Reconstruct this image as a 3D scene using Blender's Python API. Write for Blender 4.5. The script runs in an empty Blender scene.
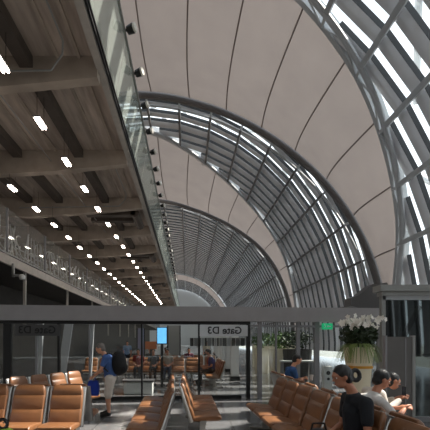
import bpy, bmesh, math, random
from mathutils import Vector, Matrix, Euler
random.seed(7)
SC = bpy.context.scene
COL = SC.collection
PI = math.pi
EYE = 1.66

# ------------------------------------------------------------ camera
cam_d = bpy.data.cameras.new('camera'); cam = bpy.data.objects.new('camera', cam_d); COL.objects.link(cam)
cam.location = (0, 0, EYE); cam.rotation_euler = (PI/2, 0, 0)
cam_d.sensor_width = 36; cam_d.lens = 360/430*36
cam_d.shift_x = 28/430; cam_d.shift_y = 127/430; cam_d.clip_end = 600
SC.camera = cam
# ------------------------------------------------------------ world, sun, exposure
w = bpy.data.worlds.new('world'); SC.world = w; w.use_nodes = True
bg = w.node_tree.nodes['Background']; bg.inputs[0].default_value = (0.86, 0.93, 1.0, 1); bg.inputs[1].default_value = 1.15
sun_d = bpy.data.lights.new('sun', 'SUN'); sun = bpy.data.objects.new('sun', sun_d); COL.objects.link(sun)
sun_d.energy = 7.5; sun_d.angle = math.radians(0.6); sun_d.color = (1.0, 0.92, 0.82)
SUN = Vector((-0.62, -0.14, -0.77)); sun.rotation_euler = SUN.to_track_quat('-Z', 'Y').to_euler(); sun.location = (30, 10, 40)
SC.view_settings.view_transform = 'Standard'; SC.view_settings.look = 'None'
SC.view_settings.gamma = 1.0; SC.view_settings.exposure = 0.85; SC.view_settings.use_curve_mapping = False

# ------------------------------------------------------------ materials
def lin(c):
    return tuple(((v/255)/12.92 if v/255 <= .04045 else ((v/255+.055)/1.055)**2.4) for v in c)
MATS = {}
def mat(name, rgb, rough=.6, metal=0., noise=0., nscale=4., bump=0., emit=0., spec=.5, stretch=(1, 1, 1), coat=0.):
    if name in MATS: return MATS[name]
    m = bpy.data.materials.new(name); m.use_nodes = True; nt = m.node_tree
    b = nt.nodes['Principled BSDF']; c = lin(rgb)
    b.inputs['Base Color'].default_value = (*c, 1); b.inputs['Roughness'].default_value = rough
    b.inputs['Metallic'].default_value = metal; b.inputs['Specular IOR Level'].default_value = spec
    b.inputs['Coat Weight'].default_value = coat
    if emit:
        b.inputs['Emission Color'].default_value = (*c, 1); b.inputs['Emission Strength'].default_value = emit
    if noise or bump:
        tc = nt.nodes.new('ShaderNodeTexCoord'); mp = nt.nodes.new('ShaderNodeMapping'); nz = nt.nodes.new('ShaderNodeTexNoise')
        mp.inputs['Scale'].default_value = stretch
        nz.inputs['Scale'].default_value = nscale; nz.inputs['Detail'].default_value = 6
        nt.links.new(tc.outputs['Object'], mp.inputs[0]); nt.links.new(mp.outputs[0], nz.inputs['Vector'])
        if noise:
            r = nt.nodes.new('ShaderNodeValToRGB')
            r.color_ramp.elements[0].position = .3; r.color_ramp.elements[1].position = .7
            r.color_ramp.elements[0].color = (*[v*(1-noise) for v in c], 1)
            r.color_ramp.elements[1].color = (*[min(1, v*(1+noise)) for v in c], 1)
            nt.links.new(nz.outputs['Fac'], r.inputs[0]); nt.links.new(r.outputs[0], b.inputs['Base Color'])
        if bump:
            bp = nt.nodes.new('ShaderNodeBump'); bp.inputs['Strength'].default_value = bump; bp.inputs['Distance'].default_value = .03
            nt.links.new(nz.outputs['Fac'], bp.inputs['Height']); nt.links.new(bp.outputs[0], b.inputs['Normal'])
    MATS[name] = m; return m

def glass(name, tint, refl=.12, rough=.02, diffuse=0., dcol=(150, 160, 158)):
    m = bpy.data.materials.new(name); m.use_nodes = True; nt = m.node_tree
    for n in list(nt.nodes): nt.nodes.remove(n)
    out = nt.nodes.new('ShaderNodeOutputMaterial'); tr = nt.nodes.new('ShaderNodeBsdfTransparent'); gl = nt.nodes.new('ShaderNodeBsdfGlossy')
    tr.inputs[0].default_value = (*tint, 1); gl.inputs['Roughness'].default_value = rough; gl.inputs[0].default_value = (.9, .95, .93, 1)
    mx = nt.nodes.new('ShaderNodeMixShader'); mx.inputs[0].default_value = refl
    nt.links.new(tr.outputs[0], mx.inputs[1]); nt.links.new(gl.outputs[0], mx.inputs[2]); last = mx
    if diffuse:
        df = nt.nodes.new('ShaderNodeBsdfDiffuse'); df.inputs[0].default_value = (*lin(dcol), 1)
        m2 = nt.nodes.new('ShaderNodeMixShader'); m2.inputs[0].default_value = diffuse
        nt.links.new(mx.outputs[0], m2.inputs[1]); nt.links.new(df.outputs[0], m2.inputs[2]); last = m2
    nt.links.new(last.outputs[0], out.inputs[0]); return m

def membrane_mat():
    m = bpy.data.materials.new('membrane'); m.use_nodes = True; nt = m.node_tree
    for n in list(nt.nodes): nt.nodes.remove(n)
    out = nt.nodes.new('ShaderNodeOutputMaterial'); d = nt.nodes.new('ShaderNodeBsdfDiffuse'); t = nt.nodes.new('ShaderNodeBsdfTranslucent')
    mx = nt.nodes.new('ShaderNodeMixShader'); mx.inputs[0].default_value = .085
    nz = nt.nodes.new('ShaderNodeTexNoise'); nz.inputs['Scale'].default_value = .5; nz.inputs['Detail'].default_value = 5
    r = nt.nodes.new('ShaderNodeValToRGB'); tc = nt.nodes.new('ShaderNodeTexCoord')
    r.color_ramp.elements[0].color = (*lin((163, 156, 154)), 1); r.color_ramp.elements[1].color = (*lin((180, 172, 169)), 1)
    nt.links.new(tc.outputs['Object'], nz.inputs['Vector']); nt.links.new(nz.outputs['Fac'], r.inputs[0])
    nt.links.new(r.outputs[0], d.inputs[0]); nt.links.new(r.outputs[0], t.inputs[0])
    nt.links.new(d.outputs[0], mx.inputs[1]); nt.links.new(t.outputs[0], mx.inputs[2]); nt.links.new(mx.outputs[0], out.inputs[0])
    return m

def glowing_blade():
    m = bpy.data.materials.new('louvre_glow'); m.use_nodes = True; nt = m.node_tree
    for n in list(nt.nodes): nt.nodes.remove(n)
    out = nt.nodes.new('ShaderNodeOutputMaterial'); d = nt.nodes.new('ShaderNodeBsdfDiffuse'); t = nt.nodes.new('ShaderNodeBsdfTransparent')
    mx = nt.nodes.new('ShaderNodeMixShader'); mx.inputs[0].default_value = .20; nz = nt.nodes.new('ShaderNodeTexNoise'); nz.inputs['Scale'].default_value = 1.2  # transparent share added so blade faces glow, replacing missing interior fill light
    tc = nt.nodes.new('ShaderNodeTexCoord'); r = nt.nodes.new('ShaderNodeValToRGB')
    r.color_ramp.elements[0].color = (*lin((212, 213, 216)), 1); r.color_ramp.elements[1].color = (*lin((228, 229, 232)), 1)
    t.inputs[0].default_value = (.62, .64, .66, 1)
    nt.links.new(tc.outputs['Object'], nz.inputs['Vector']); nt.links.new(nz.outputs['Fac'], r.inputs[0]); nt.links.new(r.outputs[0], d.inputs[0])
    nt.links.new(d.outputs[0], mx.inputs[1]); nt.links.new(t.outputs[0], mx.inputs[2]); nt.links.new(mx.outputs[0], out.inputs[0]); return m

def floor_mat():
    m = bpy.data.materials.new('polished_floor'); m.use_nodes = True; nt = m.node_tree; b = nt.nodes['Principled BSDF']
    tc = nt.nodes.new('ShaderNodeTexCoord'); br = nt.nodes.new('ShaderNodeTexBrick'); nz = nt.nodes.new('ShaderNodeTexNoise')
    br.offset = 0; br.inputs['Scale'].default_value = 1.0; br.inputs['Brick Width'].default_value = .9; br.inputs['Row Height'].default_value = .9
    br.inputs['Mortar Size'].default_value = .006
    br.inputs['Color1'].default_value = (*lin((112, 112, 114)), 1); br.inputs['Color2'].default_value = (*lin((122, 121, 122)), 1)
    br.inputs['Mortar'].default_value = (*lin((70, 70, 70)), 1)
    nz.inputs['Scale'].default_value = 60
    mx = nt.nodes.new('ShaderNodeMixRGB'); mx.blend_type = 'MULTIPLY'; mx.inputs[0].default_value = .35
    nt.links.new(tc.outputs['Object'], br.inputs['Vector']); nt.links.new(tc.outputs['Object'], nz.inputs['Vector'])
    nt.links.new(br.outputs['Color'], mx.inputs[1]); nt.links.new(nz.outputs['Fac'], mx.inputs[2]); nt.links.new(mx.outputs[0], b.inputs['Base Color'])
    b.inputs['Roughness'].default_value = .14
    return m

M_MEMB = membrane_mat(); M_FLOOR = floor_mat()
M_SKYGLASS = glass('roof_glass', (.93, .96, .97), .08)
M_PART = glass('partition_glass', (.86, .89, .88), .08)
M_SCREEN = glass('screen_glass', (.55, .62, .58), .42, .05, .38, (165, 172, 165))
M_BALC = glass('balcony_glass', (.6, .62, .62), .22, .08, .75, (185, 180, 172))
M_BALC2 = glass('balcony_glass_clear', (.85, .87, .86), .14, .03, .30, (165, 163, 160))
M_DARKGLASS = glass('dark_glass', (.05, .06, .06), .05, .03)
M_FROST = glass('sign_film', (.95, .96, .97), .03, .1, .55, (225, 227, 230))
M_STEEL = mat('steel_grey', (164, 167, 170), .5, 0)
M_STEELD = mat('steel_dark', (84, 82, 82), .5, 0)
M_BLADE = glowing_blade()
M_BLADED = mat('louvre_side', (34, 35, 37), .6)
M_SEAM = mat('membrane_seam', (122, 113, 109), .8)
M_CONC = mat('slab_concrete', (170, 156, 144), .85, 0, .30, 1.6, .25, stretch=(3, .35, 1))
M_CONCB = mat('beam_concrete', (160, 147, 134), .85, 0, .18, 1.4, .3)
M_JOIST = mat('joist_dark', (78, 69, 62), .8, 0, .15, 2)
M_FASC = mat('fascia_pale', (172, 166, 158), .7, 0, .1, 3)
M_RAILP = mat('rail_grey', (140, 141, 138), .5, .2)
M_BLACK = mat('black_plastic', (14, 14, 15), .4)
M_CHROME = mat('brushed_metal', (190, 188, 184), .28, .85)
M_LEATH = mat('tan_leather', (126, 85, 55), .36, 0, .10, 7, .08)
M_LEATHP = mat('tan_piping', (214, 170, 120), .4)
M_HEAD = mat('header_grey', (148, 145, 145), .5, 0, .05, 3)
M_POST = mat('post_grey', (128, 128, 130), .45, 0)
M_DPOST = mat('post_dark', (30, 31, 32), .45, .3)
M_LAMPW = mat('lamp_white', (255, 240, 228), .5, emit=24.0)
M_LENS = mat('spot_lens', (225, 222, 212), .2, .1)
M_WALLD = mat('wall_dark', (60, 57, 54), .8, 0, .15, 1.5)
M_WHITE = mat('white_paint', (205, 205, 202), .5)
M_GREENX = mat('exit_green', (20, 160, 105), .5, emit=.35)
M_CREAM = mat('cream_glaze', (224, 214, 186), .35)
M_GOLD = mat('gold_band', (205, 150, 55), .35, .3)

# ------------------------------------------------------------ mesh helpers
class MB:
    def __init__(s): s.v = []; s.f = []; s.smooth = False
    def add(s, vs, fs):
        o = len(s.v); s.v += [tuple(v) for v in vs]; s.f += [tuple(i+o for i in f) for f in fs]; return s
    def box(s, x0, x1, y0, y1, z0, z1):
        return s.add([(x0,y0,z0),(x1,y0,z0),(x1,y1,z0),(x0,y1,z0),(x0,y0,z1),(x1,y0,z1),(x1,y1,z1),(x0,y1,z1)],
                     [(3,2,1,0),(4,5,6,7),(0,1,5,4),(1,2,6,5),(2,3,7,6),(3,0,4,7)])
    def quad(s, a, b, c, d): return s.add([a,b,c,d], [(0,1,2,3)])
    def tube(s, p0, p1, r0, r1=None, n=8):
        r1 = r0 if r1 is None else r1
        p0 = Vector(p0); p1 = Vector(p1); d = (p1-p0)
        if d.length < 1e-6: return s
        d.normalize(); a = d.orthogonal().normalized(); b = d.cross(a); vs = []
        for p, r in ((p0, r0), (p1, r1)):
            for i in range(n):
                t = 2*PI*i/n; vs.append(p + a*math.cos(t)*r + b*math.sin(t)*r)
        fs = [(i, (i+1)%n, n+(i+1)%n, n+i) for i in range(n)] + [tuple(range(n-1,-1,-1)), tuple(range(n,2*n))]
        return s.add(vs, fs)
    def poly(s, pts, r, n=8):
        for a, b in zip(pts[:-1], pts[1:]): s.tube(a, b, r, r, n)
        return s
    def ball(s, c, r, n=12, m=8, rot=None):
        if not hasattr(r, '__len__'): r = (r, r, r)
        c = Vector(c); vs = []; fs = []
        def P(x, y, z):
            q = Vector((x*r[0], y*r[1], z*r[2]))
            if rot: q = rot @ q
            return c+q
        vs.append(P(0,0,1))
        for j in range(1, m):
            t = PI*j/m
            for i in range(n): a = 2*PI*i/n; vs.append(P(math.sin(t)*math.cos(a), math.sin(t)*math.sin(a), math.cos(t)))
        vs.append(P(0,0,-1)); L = len(vs)-1
        for i in range(n): fs.append((0, 1+i, 1+(i+1)%n)); fs.append((L, L-n+(i+1)%n, L-n+i))
        for j in range(m-2):
            for i in range(n): fs.append((1+j*n+i, 1+(j+1)*n+i, 1+(j+1)*n+(i+1)%n, 1+j*n+(i+1)%n))
        return s.add(vs, fs)
    def lathe(s, c, prof, n=20, sq=0.):
        c = Vector(c); vs = []; fs = []
        for r, z in prof:
            for i in range(n):
                a = 2*PI*(i+.5)/n; x = math.cos(a); y = math.sin(a)
                if sq: k = max(abs(x), abs(y)); e = (1-sq)+sq/k; x *= e; y *= e
                vs.append((c.x+r*x, c.y+r*y, c.z+z))
        for j in range(len(prof)-1):
            for i in range(n): fs.append((j*n+i, j*n+(i+1)%n, (j+1)*n+(i+1)%n, (j+1)*n+i))
        fs.append(tuple(range(n-1,-1,-1))); fs.append(tuple((len(prof)-1)*n+i for i in range(n)))
        return s.add(vs, fs)
    def bar(s, p0, p1, w, h, up=(0,0,1)):
        p0 = Vector(p0); p1 = Vector(p1); d = (p1-p0).normalized(); sx = d.cross(Vector(up)).normalized(); u = sx.cross(d)
        vs = [p + sx*a*w/2 + u*b*h/2 for p in (p0, p1) for a, b in ((-1,-1),(1,-1),(1,1),(-1,1))]
        return s.add(vs, [(0,1,2,3),(7,6,5,4),(0,4,5,1),(1,5,6,2),(2,6,7,3),(3,7,4,0)])
    def path_slab(s, line, width, taper=0):
        # line: (y, z, thickness) stations of a padded slab lying in the yz-plane, extruded across x with rounded edges
        N = len(line); rings = []
        for i, (y, z, th) in enumerate(line):
            a = line[max(0,i-1)]; b = line[min(N-1,i+1)]; d = Vector((0, b[0]-a[0], b[1]-a[1])).normalized(); nrm = Vector((0, -d.z, d.y))
            h = th/2; e = min(h, .03); hw = width/2 - (taper*max(0, (i-(N-4))/3)**2 if taper else 0); r = []
            for sx, sy in ((1,1),(-1,1),(-1,-1),(1,-1)):
                for k in range(4):
                    t = k/3*PI/2
                    if (sx, sy) == (1,1): ca, sa = math.cos(t), math.sin(t)
                    elif (sx, sy) == (-1,1): ca, sa = -math.sin(t), math.cos(t)
                    elif (sx, sy) == (-1,-1): ca, sa = -math.cos(t), -math.sin(t)
                    else: ca, sa = math.sin(t), -math.cos(t)
                    r.append(Vector((sx*(hw-e)+ca*e, y, z)) + nrm*(sy*(h-e)+sa*e))
            rings.append(r)
        n = 16; vs = [p for r in rings for p in r]
        fs = [(j*n+i, j*n+(i+1)%n, (j+1)*n+(i+1)%n, (j+1)*n+i) for j in range(N-1) for i in range(n)]
        fs += [tuple(range(n-1,-1,-1)), tuple((N-1)*n+i for i in range(n))]
        return s.add(vs, fs)
    def mesh(s, name, m, smooth=False, fix=True):
        me = bpy.data.meshes.new(name); me.from_pydata(s.v, [], s.f)
        if fix:
            bm = bmesh.new(); bm.from_mesh(me); bmesh.ops.recalc_face_normals(bm, faces=bm.faces); bm.to_mesh(me); bm.free()
        me.materials.append(m)
        if smooth:
            for p in me.polygons: p.use_smooth = True
            try: me.set_sharp_from_angle(angle=math.radians(40))
            except Exception: pass
        return me
    def build(s, name, m, parent=None, smooth=False, loc=None, rotz=0, fix=True):
        o = bpy.data.objects.new(name, s.mesh(name, m, smooth, fix)); COL.objects.link(o)
        if parent: o.parent = parent
        if loc is not None: o.location = loc
        if rotz: o.rotation_euler = (0,0,rotz)
        return o

def tag(o, label=None, cat=None, group=None, kind=None):
    if label: o['label'] = label
    if cat: o['category'] = cat
    if group: o['group'] = group
    if kind: o['kind'] = kind
    return o
def thing(name, label, cat, loc=(0,0,0), rotz=0, group=None):
    o = bpy.data.objects.new(name, None); COL.objects.link(o); o.location = loc; o.rotation_euler = (0,0,rotz); o.empty_display_size = .1
    return tag(o, label, cat, group)
def copy_tree(o, parent=None):
    c = o.copy(); COL.objects.link(c); c.parent = parent
    for ch in list(o.children): copy_tree(ch, c)
    return c
def relabel(o, label): o['label'] = label; return o
def struct(o): o['kind'] = 'structure'; return o

# ------------------------------------------------------------ the vault
XE, VA, VB = -4.4, 19.6, 22.0
def VP(phi, Y, off=0.):
    t = math.radians(phi); return Vector((XE+(VA+off)*math.cos(t), Y, EYE+(VB+off)*math.sin(t)))
def interp(tab, x):
    if x <= tab[0][0]: return tab[0][1]
    for (a, ya), (b, yb) in zip(tab[:-1], tab[1:]):
        if x <= b: t = (x-a)/(b-a); return ya+(yb-ya)*t
    return tab[-1][1]
def smooth_tab(tab):   # resample and smooth
    xs = list(range(-5, 91)); ys = [interp(tab, x) for x in xs]
    for _ in range(12): ys = [ys[0]] + [(ys[i-1]+2*ys[i]+ys[i+1])/4 for i in range(1, len(ys)-1)] + [ys[-1]]
    return list(zip(xs, ys))
T1 = smooth_tab([(-5,26.6),(10,25.8),(20,23.6),(32,21.9),(43,20.5),(57,19.4),(75,18.4),(90,18.0)])
T2 = smooth_tab([(-5,27.4),(10,27.4),(20,27.9),(27,28.5),(35,29.2),(45,30.2),(54,30.9),(63,31.4),(75,31.8),(90,31.8)])
T3 = smooth_tab([(-5,49.2),(15,48.1),(25,46.7),(34,45.8),(45,45.3),(56,44.2),(67,42.4),(76,40.4),(84,38.4),(90,37.4)])
T4 = smooth_tab([(-5,50.6),(14,50.7),(22,50.9),(30,51.4),(39,52.5),(50,54.8),(63,56.6),(75,57.0),(90,55.5)])
T0 = smooth_tab([(-5,3.8),(20,4.6),(45,6.4),(60,7.8),(75,8.5),(90,8.5)])
def arch(tab, d=0.):
    return lambda phi: interp(tab, phi if phi <= 90 else 180-phi)+d
A0 = arch(T0); A1 = arch(T1); A2 = arch(T2); A3 = arch(T3); A4 = arch(T4)
Am1 = arch(T1, -23.7); Am2 = arch(T0, -23.7)
A5 = lambda p: 113.5+1.2*math.sin(math.radians(p)); A6 = lambda p: 124.0+2*math.sin(math.radians(p)); A7 = lambda p: 150.0
PH0, PH1 = -4.2, 184.2
def phis(step): n = int(round((PH1-PH0)/step)); return [PH0+(PH1-PH0)*i/n for i in range(n+1)]
SEAMS = [17+9.9*k for k in range(-1, 17)]
PURL = [8.5+8.8*k for k in range(0, 20)]

def membrane(Aa, Ab, idx):
    ps = phis(2.0); NY = 12; vs = []; fs = []
    sag = lambda t: -0.9*math.sin(PI*t)
    for p in ps:
        ya, yb = Aa(p)+.25, Ab(p)-.25; k = min(1., (yb-ya)/8)
        for j in range(NY+1):
            t = j/NY; vs.append(VP(p, ya+(yb-ya)*t, sag(t)*k))
    for i in range(len(ps)-1):
        for j in range(NY): a = i*(NY+1)+j; fs.append((a, a+1, a+NY+2, a+NY+1))
    o = MB().add(vs, fs).build('ceiling', M_MEMB, smooth=True); struct(o)
    sm = MB()
    for p in SEAMS:
        if p < 0 or p > 180: continue
        ya, yb = Aa(p)+.3, Ab(p)-.3; k = min(1., (yb-ya)/8); pts = [VP(p, ya+(yb-ya)*j/NY, sag(j/NY)*k-.03) for j in range(NY+1)]
        sm.poly(pts, .05, 5)
    sm.build('panel_seam', M_SEAM, o)
    return o

def bay(Aa, Ab, idx, pitch=1.5, deep=.12, wide=.38, wsw=999, wide2=.6, dark=False):
    ps = phis(2.0)
    m = MB(); vs = []; fs = []; NY = 3
    for p in ps:
        ya, yb = Aa(p)+.2, Ab(p)-.2
        for j in range(NY+1): vs.append(VP(p, ya+(yb-ya)*j/NY, .32))
    for i in range(len(ps)-1):
        for j in range(NY): a = i*(NY+1)+j; fs.append((a, a+1, a+NY+2, a+NY+1))
    g = m.add(vs, fs).build('window_%d' % idx, M_SKYGLASS); struct(g)
    # louvre blades
    b = MB(); ymin = min(Aa(p) for p in ps); run = []; ymax = max(Ab(p) for p in ps); W = wide
    k = math.ceil(ymin/pitch)
    while k*pitch < ymax:
        Y = k*pitch; k += 1; run = []
        def flush(run):
            if len(run) < 2: return
            rings = []
            for p in run:
                rings += [VP(p, Y-W, .20), VP(p, Y+W, .20), VP(p, Y+W, -deep), VP(p, Y-W, -deep)]
            n = len(run); f = []
            for i in range(n-1):
                for j in range(4): f.append((i*4+j, i*4+(j+1)%4, (i+1)*4+(j+1)%4, (i+1)*4+j))
            f += [(0,1,2,3), ((n-1)*4+3, (n-1)*4+2, (n-1)*4+1, (n-1)*4)]
            b.add(rings, f)
        W = wide if Y < ymin+wsw else wide2
        for kk in range(-5, 80):   # straight between purlins: keep only run ends and purlin stations
            p = 8.5+2.2*kk
            if p < PH0 or p > PH1: continue
            if Aa(p)+.3 < Y < Ab(p)-.3: run.append((p, kk))
            else: flush([q[0] for n_, q in enumerate(run) if n_ in (0, len(run)-1) or q[1] % 4 == 0]); run = []
        flush([q[0] for n_, q in enumerate(run) if n_ in (0, len(run)-1) or q[1] % 4 == 0])
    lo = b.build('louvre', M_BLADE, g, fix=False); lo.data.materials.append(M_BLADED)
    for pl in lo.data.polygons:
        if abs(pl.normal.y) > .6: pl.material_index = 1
    # purlins that run along the hall
    q = MB()
    for p in PURL:
        ya, yb = Aa(p)+.85, Ab(p)-.85
        if yb-ya < .6: continue
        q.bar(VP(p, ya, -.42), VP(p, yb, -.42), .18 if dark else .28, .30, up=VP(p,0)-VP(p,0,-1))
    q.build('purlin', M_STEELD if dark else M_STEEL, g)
    # light outer bracing beyond the glass
    e = MB()
    for i, p in enumerate(PURL[:-1]):
        p2 = PURL[i+1]; y = Aa(p)+1.0; s = 1
        while y+3.4 < Ab(p):
            e.tube(VP(p if s > 0 else p2, y, 1.5), VP(p2 if s > 0 else p, y+3.4, 1.5), .17, n=6); y += 3.4; s = -s
    e.build('outer_bracing', M_STEEL, g)
    return g

def truss(Af, side, parent, name='arch_truss'):
    # boundary arch: edge beam, inner chord set off towards the glass, and struts between them
    ps = phis(2.0)
    e = MB(); n = len(ps); rings = []
    for p in ps:
        y = Af(p); dp = -.42 if side > 0 else -.22; rings += [VP(p, y-.16, .6), VP(p, y+.16, .6), VP(p, y+.16, dp), VP(p, y-.16, dp)]
    f = []
    for i in range(n-1):
        for j in range(4): f.append((i*4+j, i*4+(j+1)%4, (i+1)*4+(j+1)%4, (i+1)*4+j))
    e.add(rings, f); e.build('edge_beam', M_STEELD if side > 0 else M_STEEL, parent)
    c = MB(); off = .95*side
    pp = [VP(p, Af(p)+off, -.45) for p in ps]; c.poly(pp, .11 if side > 0 else .17, 8)
    for i, p in enumerate(PURL):
        c.tube(VP(p, Af(p), -.2), VP(p, Af(p)+off, -.45), .09, n=6)
        if i+1 < len(PURL) and side < 0 and Af is not A3:
            p2 = (PURL[i]+PURL[i+1])/2
            c.tube(VP(p, Af(p), -.2), VP(p2, Af(p2)+off, -.45), .07, n=6); c.tube(VP(PURL[i+1], Af(PURL[i+1]), -.2), VP(p2, Af(p2)+off, -.45), .07, n=6)
    c.build(name, M_STEEL, parent)

for k, (a, b_) in enumerate(((A1, A2), (A3, A4), (Am1, A0), (A5, A6))): membrane(a, b_, k)
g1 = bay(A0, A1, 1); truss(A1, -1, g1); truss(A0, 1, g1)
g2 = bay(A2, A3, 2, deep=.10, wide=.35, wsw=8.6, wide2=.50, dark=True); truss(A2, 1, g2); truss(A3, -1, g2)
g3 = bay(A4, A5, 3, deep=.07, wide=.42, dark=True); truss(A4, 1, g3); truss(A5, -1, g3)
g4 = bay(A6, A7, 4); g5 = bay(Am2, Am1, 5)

# end wall of the hall, far away, and the ground
ew = MB()
vs = [VP(p, 150, 0) for p in phis(4)]; ew.add(vs, [tuple(range(len(vs)))])
ewo = struct(ew.build('wall_far', mat('far_wall', (188, 188, 186), .8)))
bk = MB(); vs = [VP(p, -20, 0) for p in phis(4)]; bk.add(vs, [tuple(range(len(vs)))])
struct(bk.build('wall_rear', mat('rear_wall', (120, 116, 112), .8)))
struct(MB().box(-24.6, 15.6, -20, 150, -.2, 0).build('floor', M_FLOOR))
struct(MB().box(-200, 200, -150, 320, -.6, -.25).build('ground', mat('apron', (120, 122, 118), .9, 0, .1, .2)))

# dark footing where the arches land on the right
for i, (yy) in enumerate((26.9,)):
    m = MB(); pr = [(15.3,0),(15.3,5.2),(14.6,6.0),(13.6,5.9),(12.6,5.1),(12.0,4.9),(12.0,4.3),(13.0,4.0),(13.4,0)]
    n = len(pr); vs = [(x, yy-.6, z) for x, z in pr]+[(x, yy+.6, z) for x, z in pr]
    m.add(vs, [tuple(range(n)), tuple(range(2*n-1, n-1, -1))]+[(j, (j+1)%n, n+(j+1)%n, n+j) for j in range(n)])
    tag(m.build('arch_footing', M_STEELD), 'dark curved footing of the arch behind the orchids', 'footing')

# ------------------------------------------------------------ concrete walkway overhead
ZS = EYE+8.62; XT = -2.72
wk = thing('walkway', 'brown concrete walkway overhead with ribs and cross beams', 'walkway', (-7, 8, ZS))
def at(o, base): o.location = Vector(o.location)-Vector(base); return o
def child(mb, name, m, par, smooth=False):   # mesh in world coordinates, parent is a translated Empty
    o = mb.build(name, m, par, smooth); o.matrix_parent_inverse = Matrix.Translation(-Vector(par.location)); return o
child(MB().box(-15, XT, -8, 135, ZS, ZS+.35), 'slab', M_CONC, wk)
child(MB().box(-2.74, -2.52, -8, 135, EYE+8.25, ZS+.5), 'fascia', M_FASC, wk)
for k in range(-2, 21):
    Y = 10.9+5.3*k; m = MB(); zt = ZS
    pr = [(XT, EYE+8.02), (-6, EYE+7.70), (-9.7, EYE+7.48), (-15, EYE+7.45)]
    vs = []
    for x, z in pr: vs += [(x, Y, z), (x, Y+.35, z), (x, Y+.45, zt), (x, Y-.05, zt)]
    f = []
    for i in range(3):
        for j in range(4): f.append((i*4+j, i*4+(j+1)%4, (i+1)*4+(j+1)%4, (i+1)*4+j))
    f += [(0,1,2,3), (15,14,13,12)]; m.add(vs, f); child(m, 'cross_beam', M_CONCB, wk)
for X in (-4.85, -7.6, -9.4):
    child(MB().box(X-.2, X+.2, -8, 135, ZS-.34, ZS), 'joist', M_JOIST, wk)
for X in (-3.25, -3.9, -5.9, -6.7):
    child(MB().box(X-.05, X+.05, -8, 135, ZS-.07, ZS), 'rib', M_CONCB, wk)
for k in (3, 5, 8, 11):
    Y = 10.9+5.3*(k-1)+1.2; m = MB()
    m.box(-6.4, -3.3, Y, Y+.5, ZS-.6, ZS-.25); m.box(-6.4, -3.6, Y+1.3, Y+1.7, ZS-.55, ZS-.2); m.tube((-3.3, Y, ZS-.45), (-3.3, Y+2.6, ZS-.45), .28)
    child(m, 'air_duct', M_JOIST, wk)
cd = MB(); z = ZS-.62
for kk in (0, 2):
    Yb = 10.9+5.3*kk
    cd.poly([(-3.5, Yb-5, ZS-.12), (-3.5, Yb-.75, ZS-.12), (-3.6, Yb-.5, ZS-.3), (-4.0, Yb-.3, z), (-9.9, Yb-.3, z-.1)], .028, 6)
for X in (-6.2,): cd.poly([(X, 3, ZS-.5), (X+.2, 30, ZS-.5)], .02, 6)
child(cd, 'conduit', M_RAILP, wk)

# tall glass screen on the walkway's edge, leaning outwards
gs = thing('glass_screen', 'long pale glass screen along the edge of the concrete walkway', 'screen', (-2.4, 8, EYE+8.3))
GB, GT = (-2.46, EYE+8.45), (-2.1, EYE+10.45)
Y = -8
while Y < 130:
    child(MB().quad((GB[0], Y+.02, GB[1]), (GB[0], Y+3.38, GB[1]), (GT[0], Y+3.38, GT[1]), (GT[0], Y+.02, GT[1])), 'glass_pane', M_SCREEN, gs)
    Y += 3.4
child(MB().box(GB[0]-.04, GB[0]+.02, -8, 130, GB[1]-.16, GB[1]-.1).box(GB[0]-.0, GB[0]+.05, -8, 130, GB[1]-.04, GB[1]+.02), 'base_rail', M_DPOST, gs)
child(MB().box(GT[0]-.05, GT[0]+.04, -8, 130, GT[1]-.03, GT[1]+.05), 'top_rail', M_RAILP, gs)
# spotlights on the top rail
def make_spot():
    t = thing('spotlight', '', 'spotlight', (0,0,0), 0, 'spotlights along the glass screen')
    MB().bar((-.16,0,0), (.1,0,0), .05, .04).build('bracket', M_BLACK, t)
    MB().tube((.06,.0,-.02), (.24,.0,.0), .10, .12, 12).build('housing', M_BLACK, t, True)
    MB().tube((.24,.0,.0), (.30,-.0,.005), .105, .11, 12).build('lens', M_LENS, t, True)
    return t
sp0 = make_spot(); ordn = ['nearest','second','third','fourth','fifth','sixth','seventh','eighth','ninth','tenth','eleventh','twelfth','thirteenth','fourteenth','fifteenth','sixteenth','seventeenth','eighteenth','nineteenth','twentieth']
for i in range(26):
    o = sp0 if i == 0 else copy_tree(sp0)
    o.scale = (1.25,)*3; o.location = (GT[0]+.04, 12.1+1.95*i, GT[1]+.02); o.rotation_euler = (0, 0, -.35)
    if i < 20: relabel(o, 'black spotlight on the glass screen rail, %s from the camera' % ordn[i])
    else: relabel(o, 'tiny black spotlight far down the glass screen rail'); 

# hanging twin tube lights
def make_lamp():
    t = thing('ceiling_light', '', 'ceiling light', (0,0,0), 0, 'twin tube lights under the walkway')
    MB().box(-.11,.11,-.32,.32,.02,.07).build('fixture_body', M_RAILP, t)
    for s in (-1, 1): MB().tube((s*.06,-.29,-.02), (s*.06,.29,-.02), .026, n=8).build('tube', M_LAMPW, t)
    for q in (-1, 1): MB().tube((0,q*.28,.07), (0,q*.28,1.04), .008, n=4).build('hanging_wire', M_BLACK, t)
    return t
lp0 = make_lamp(); first = True
for row, (X, ys, desc) in enumerate(((-4.82, [9.3+2.55*i for i in range(24)], 'row nearer the glass screen'), (-8.0, [13.9+2.6*i for i in range(22)], 'row nearer the balcony'))):
    for i, y in enumerate(ys):
        o = lp0 if first else copy_tree(lp0); first = False
        o.location = (X, y, EYE+7.2-(.15 if row else 0))
        if i < 20: relabel(o, 'hanging twin tube light, %s from the camera in the %s' % (ordn[i], desc))
        else: relabel(o, 'tiny distant tube light at the far end of the %s' % desc); o['group'] = 'far tube lights, %s' % desc

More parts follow.
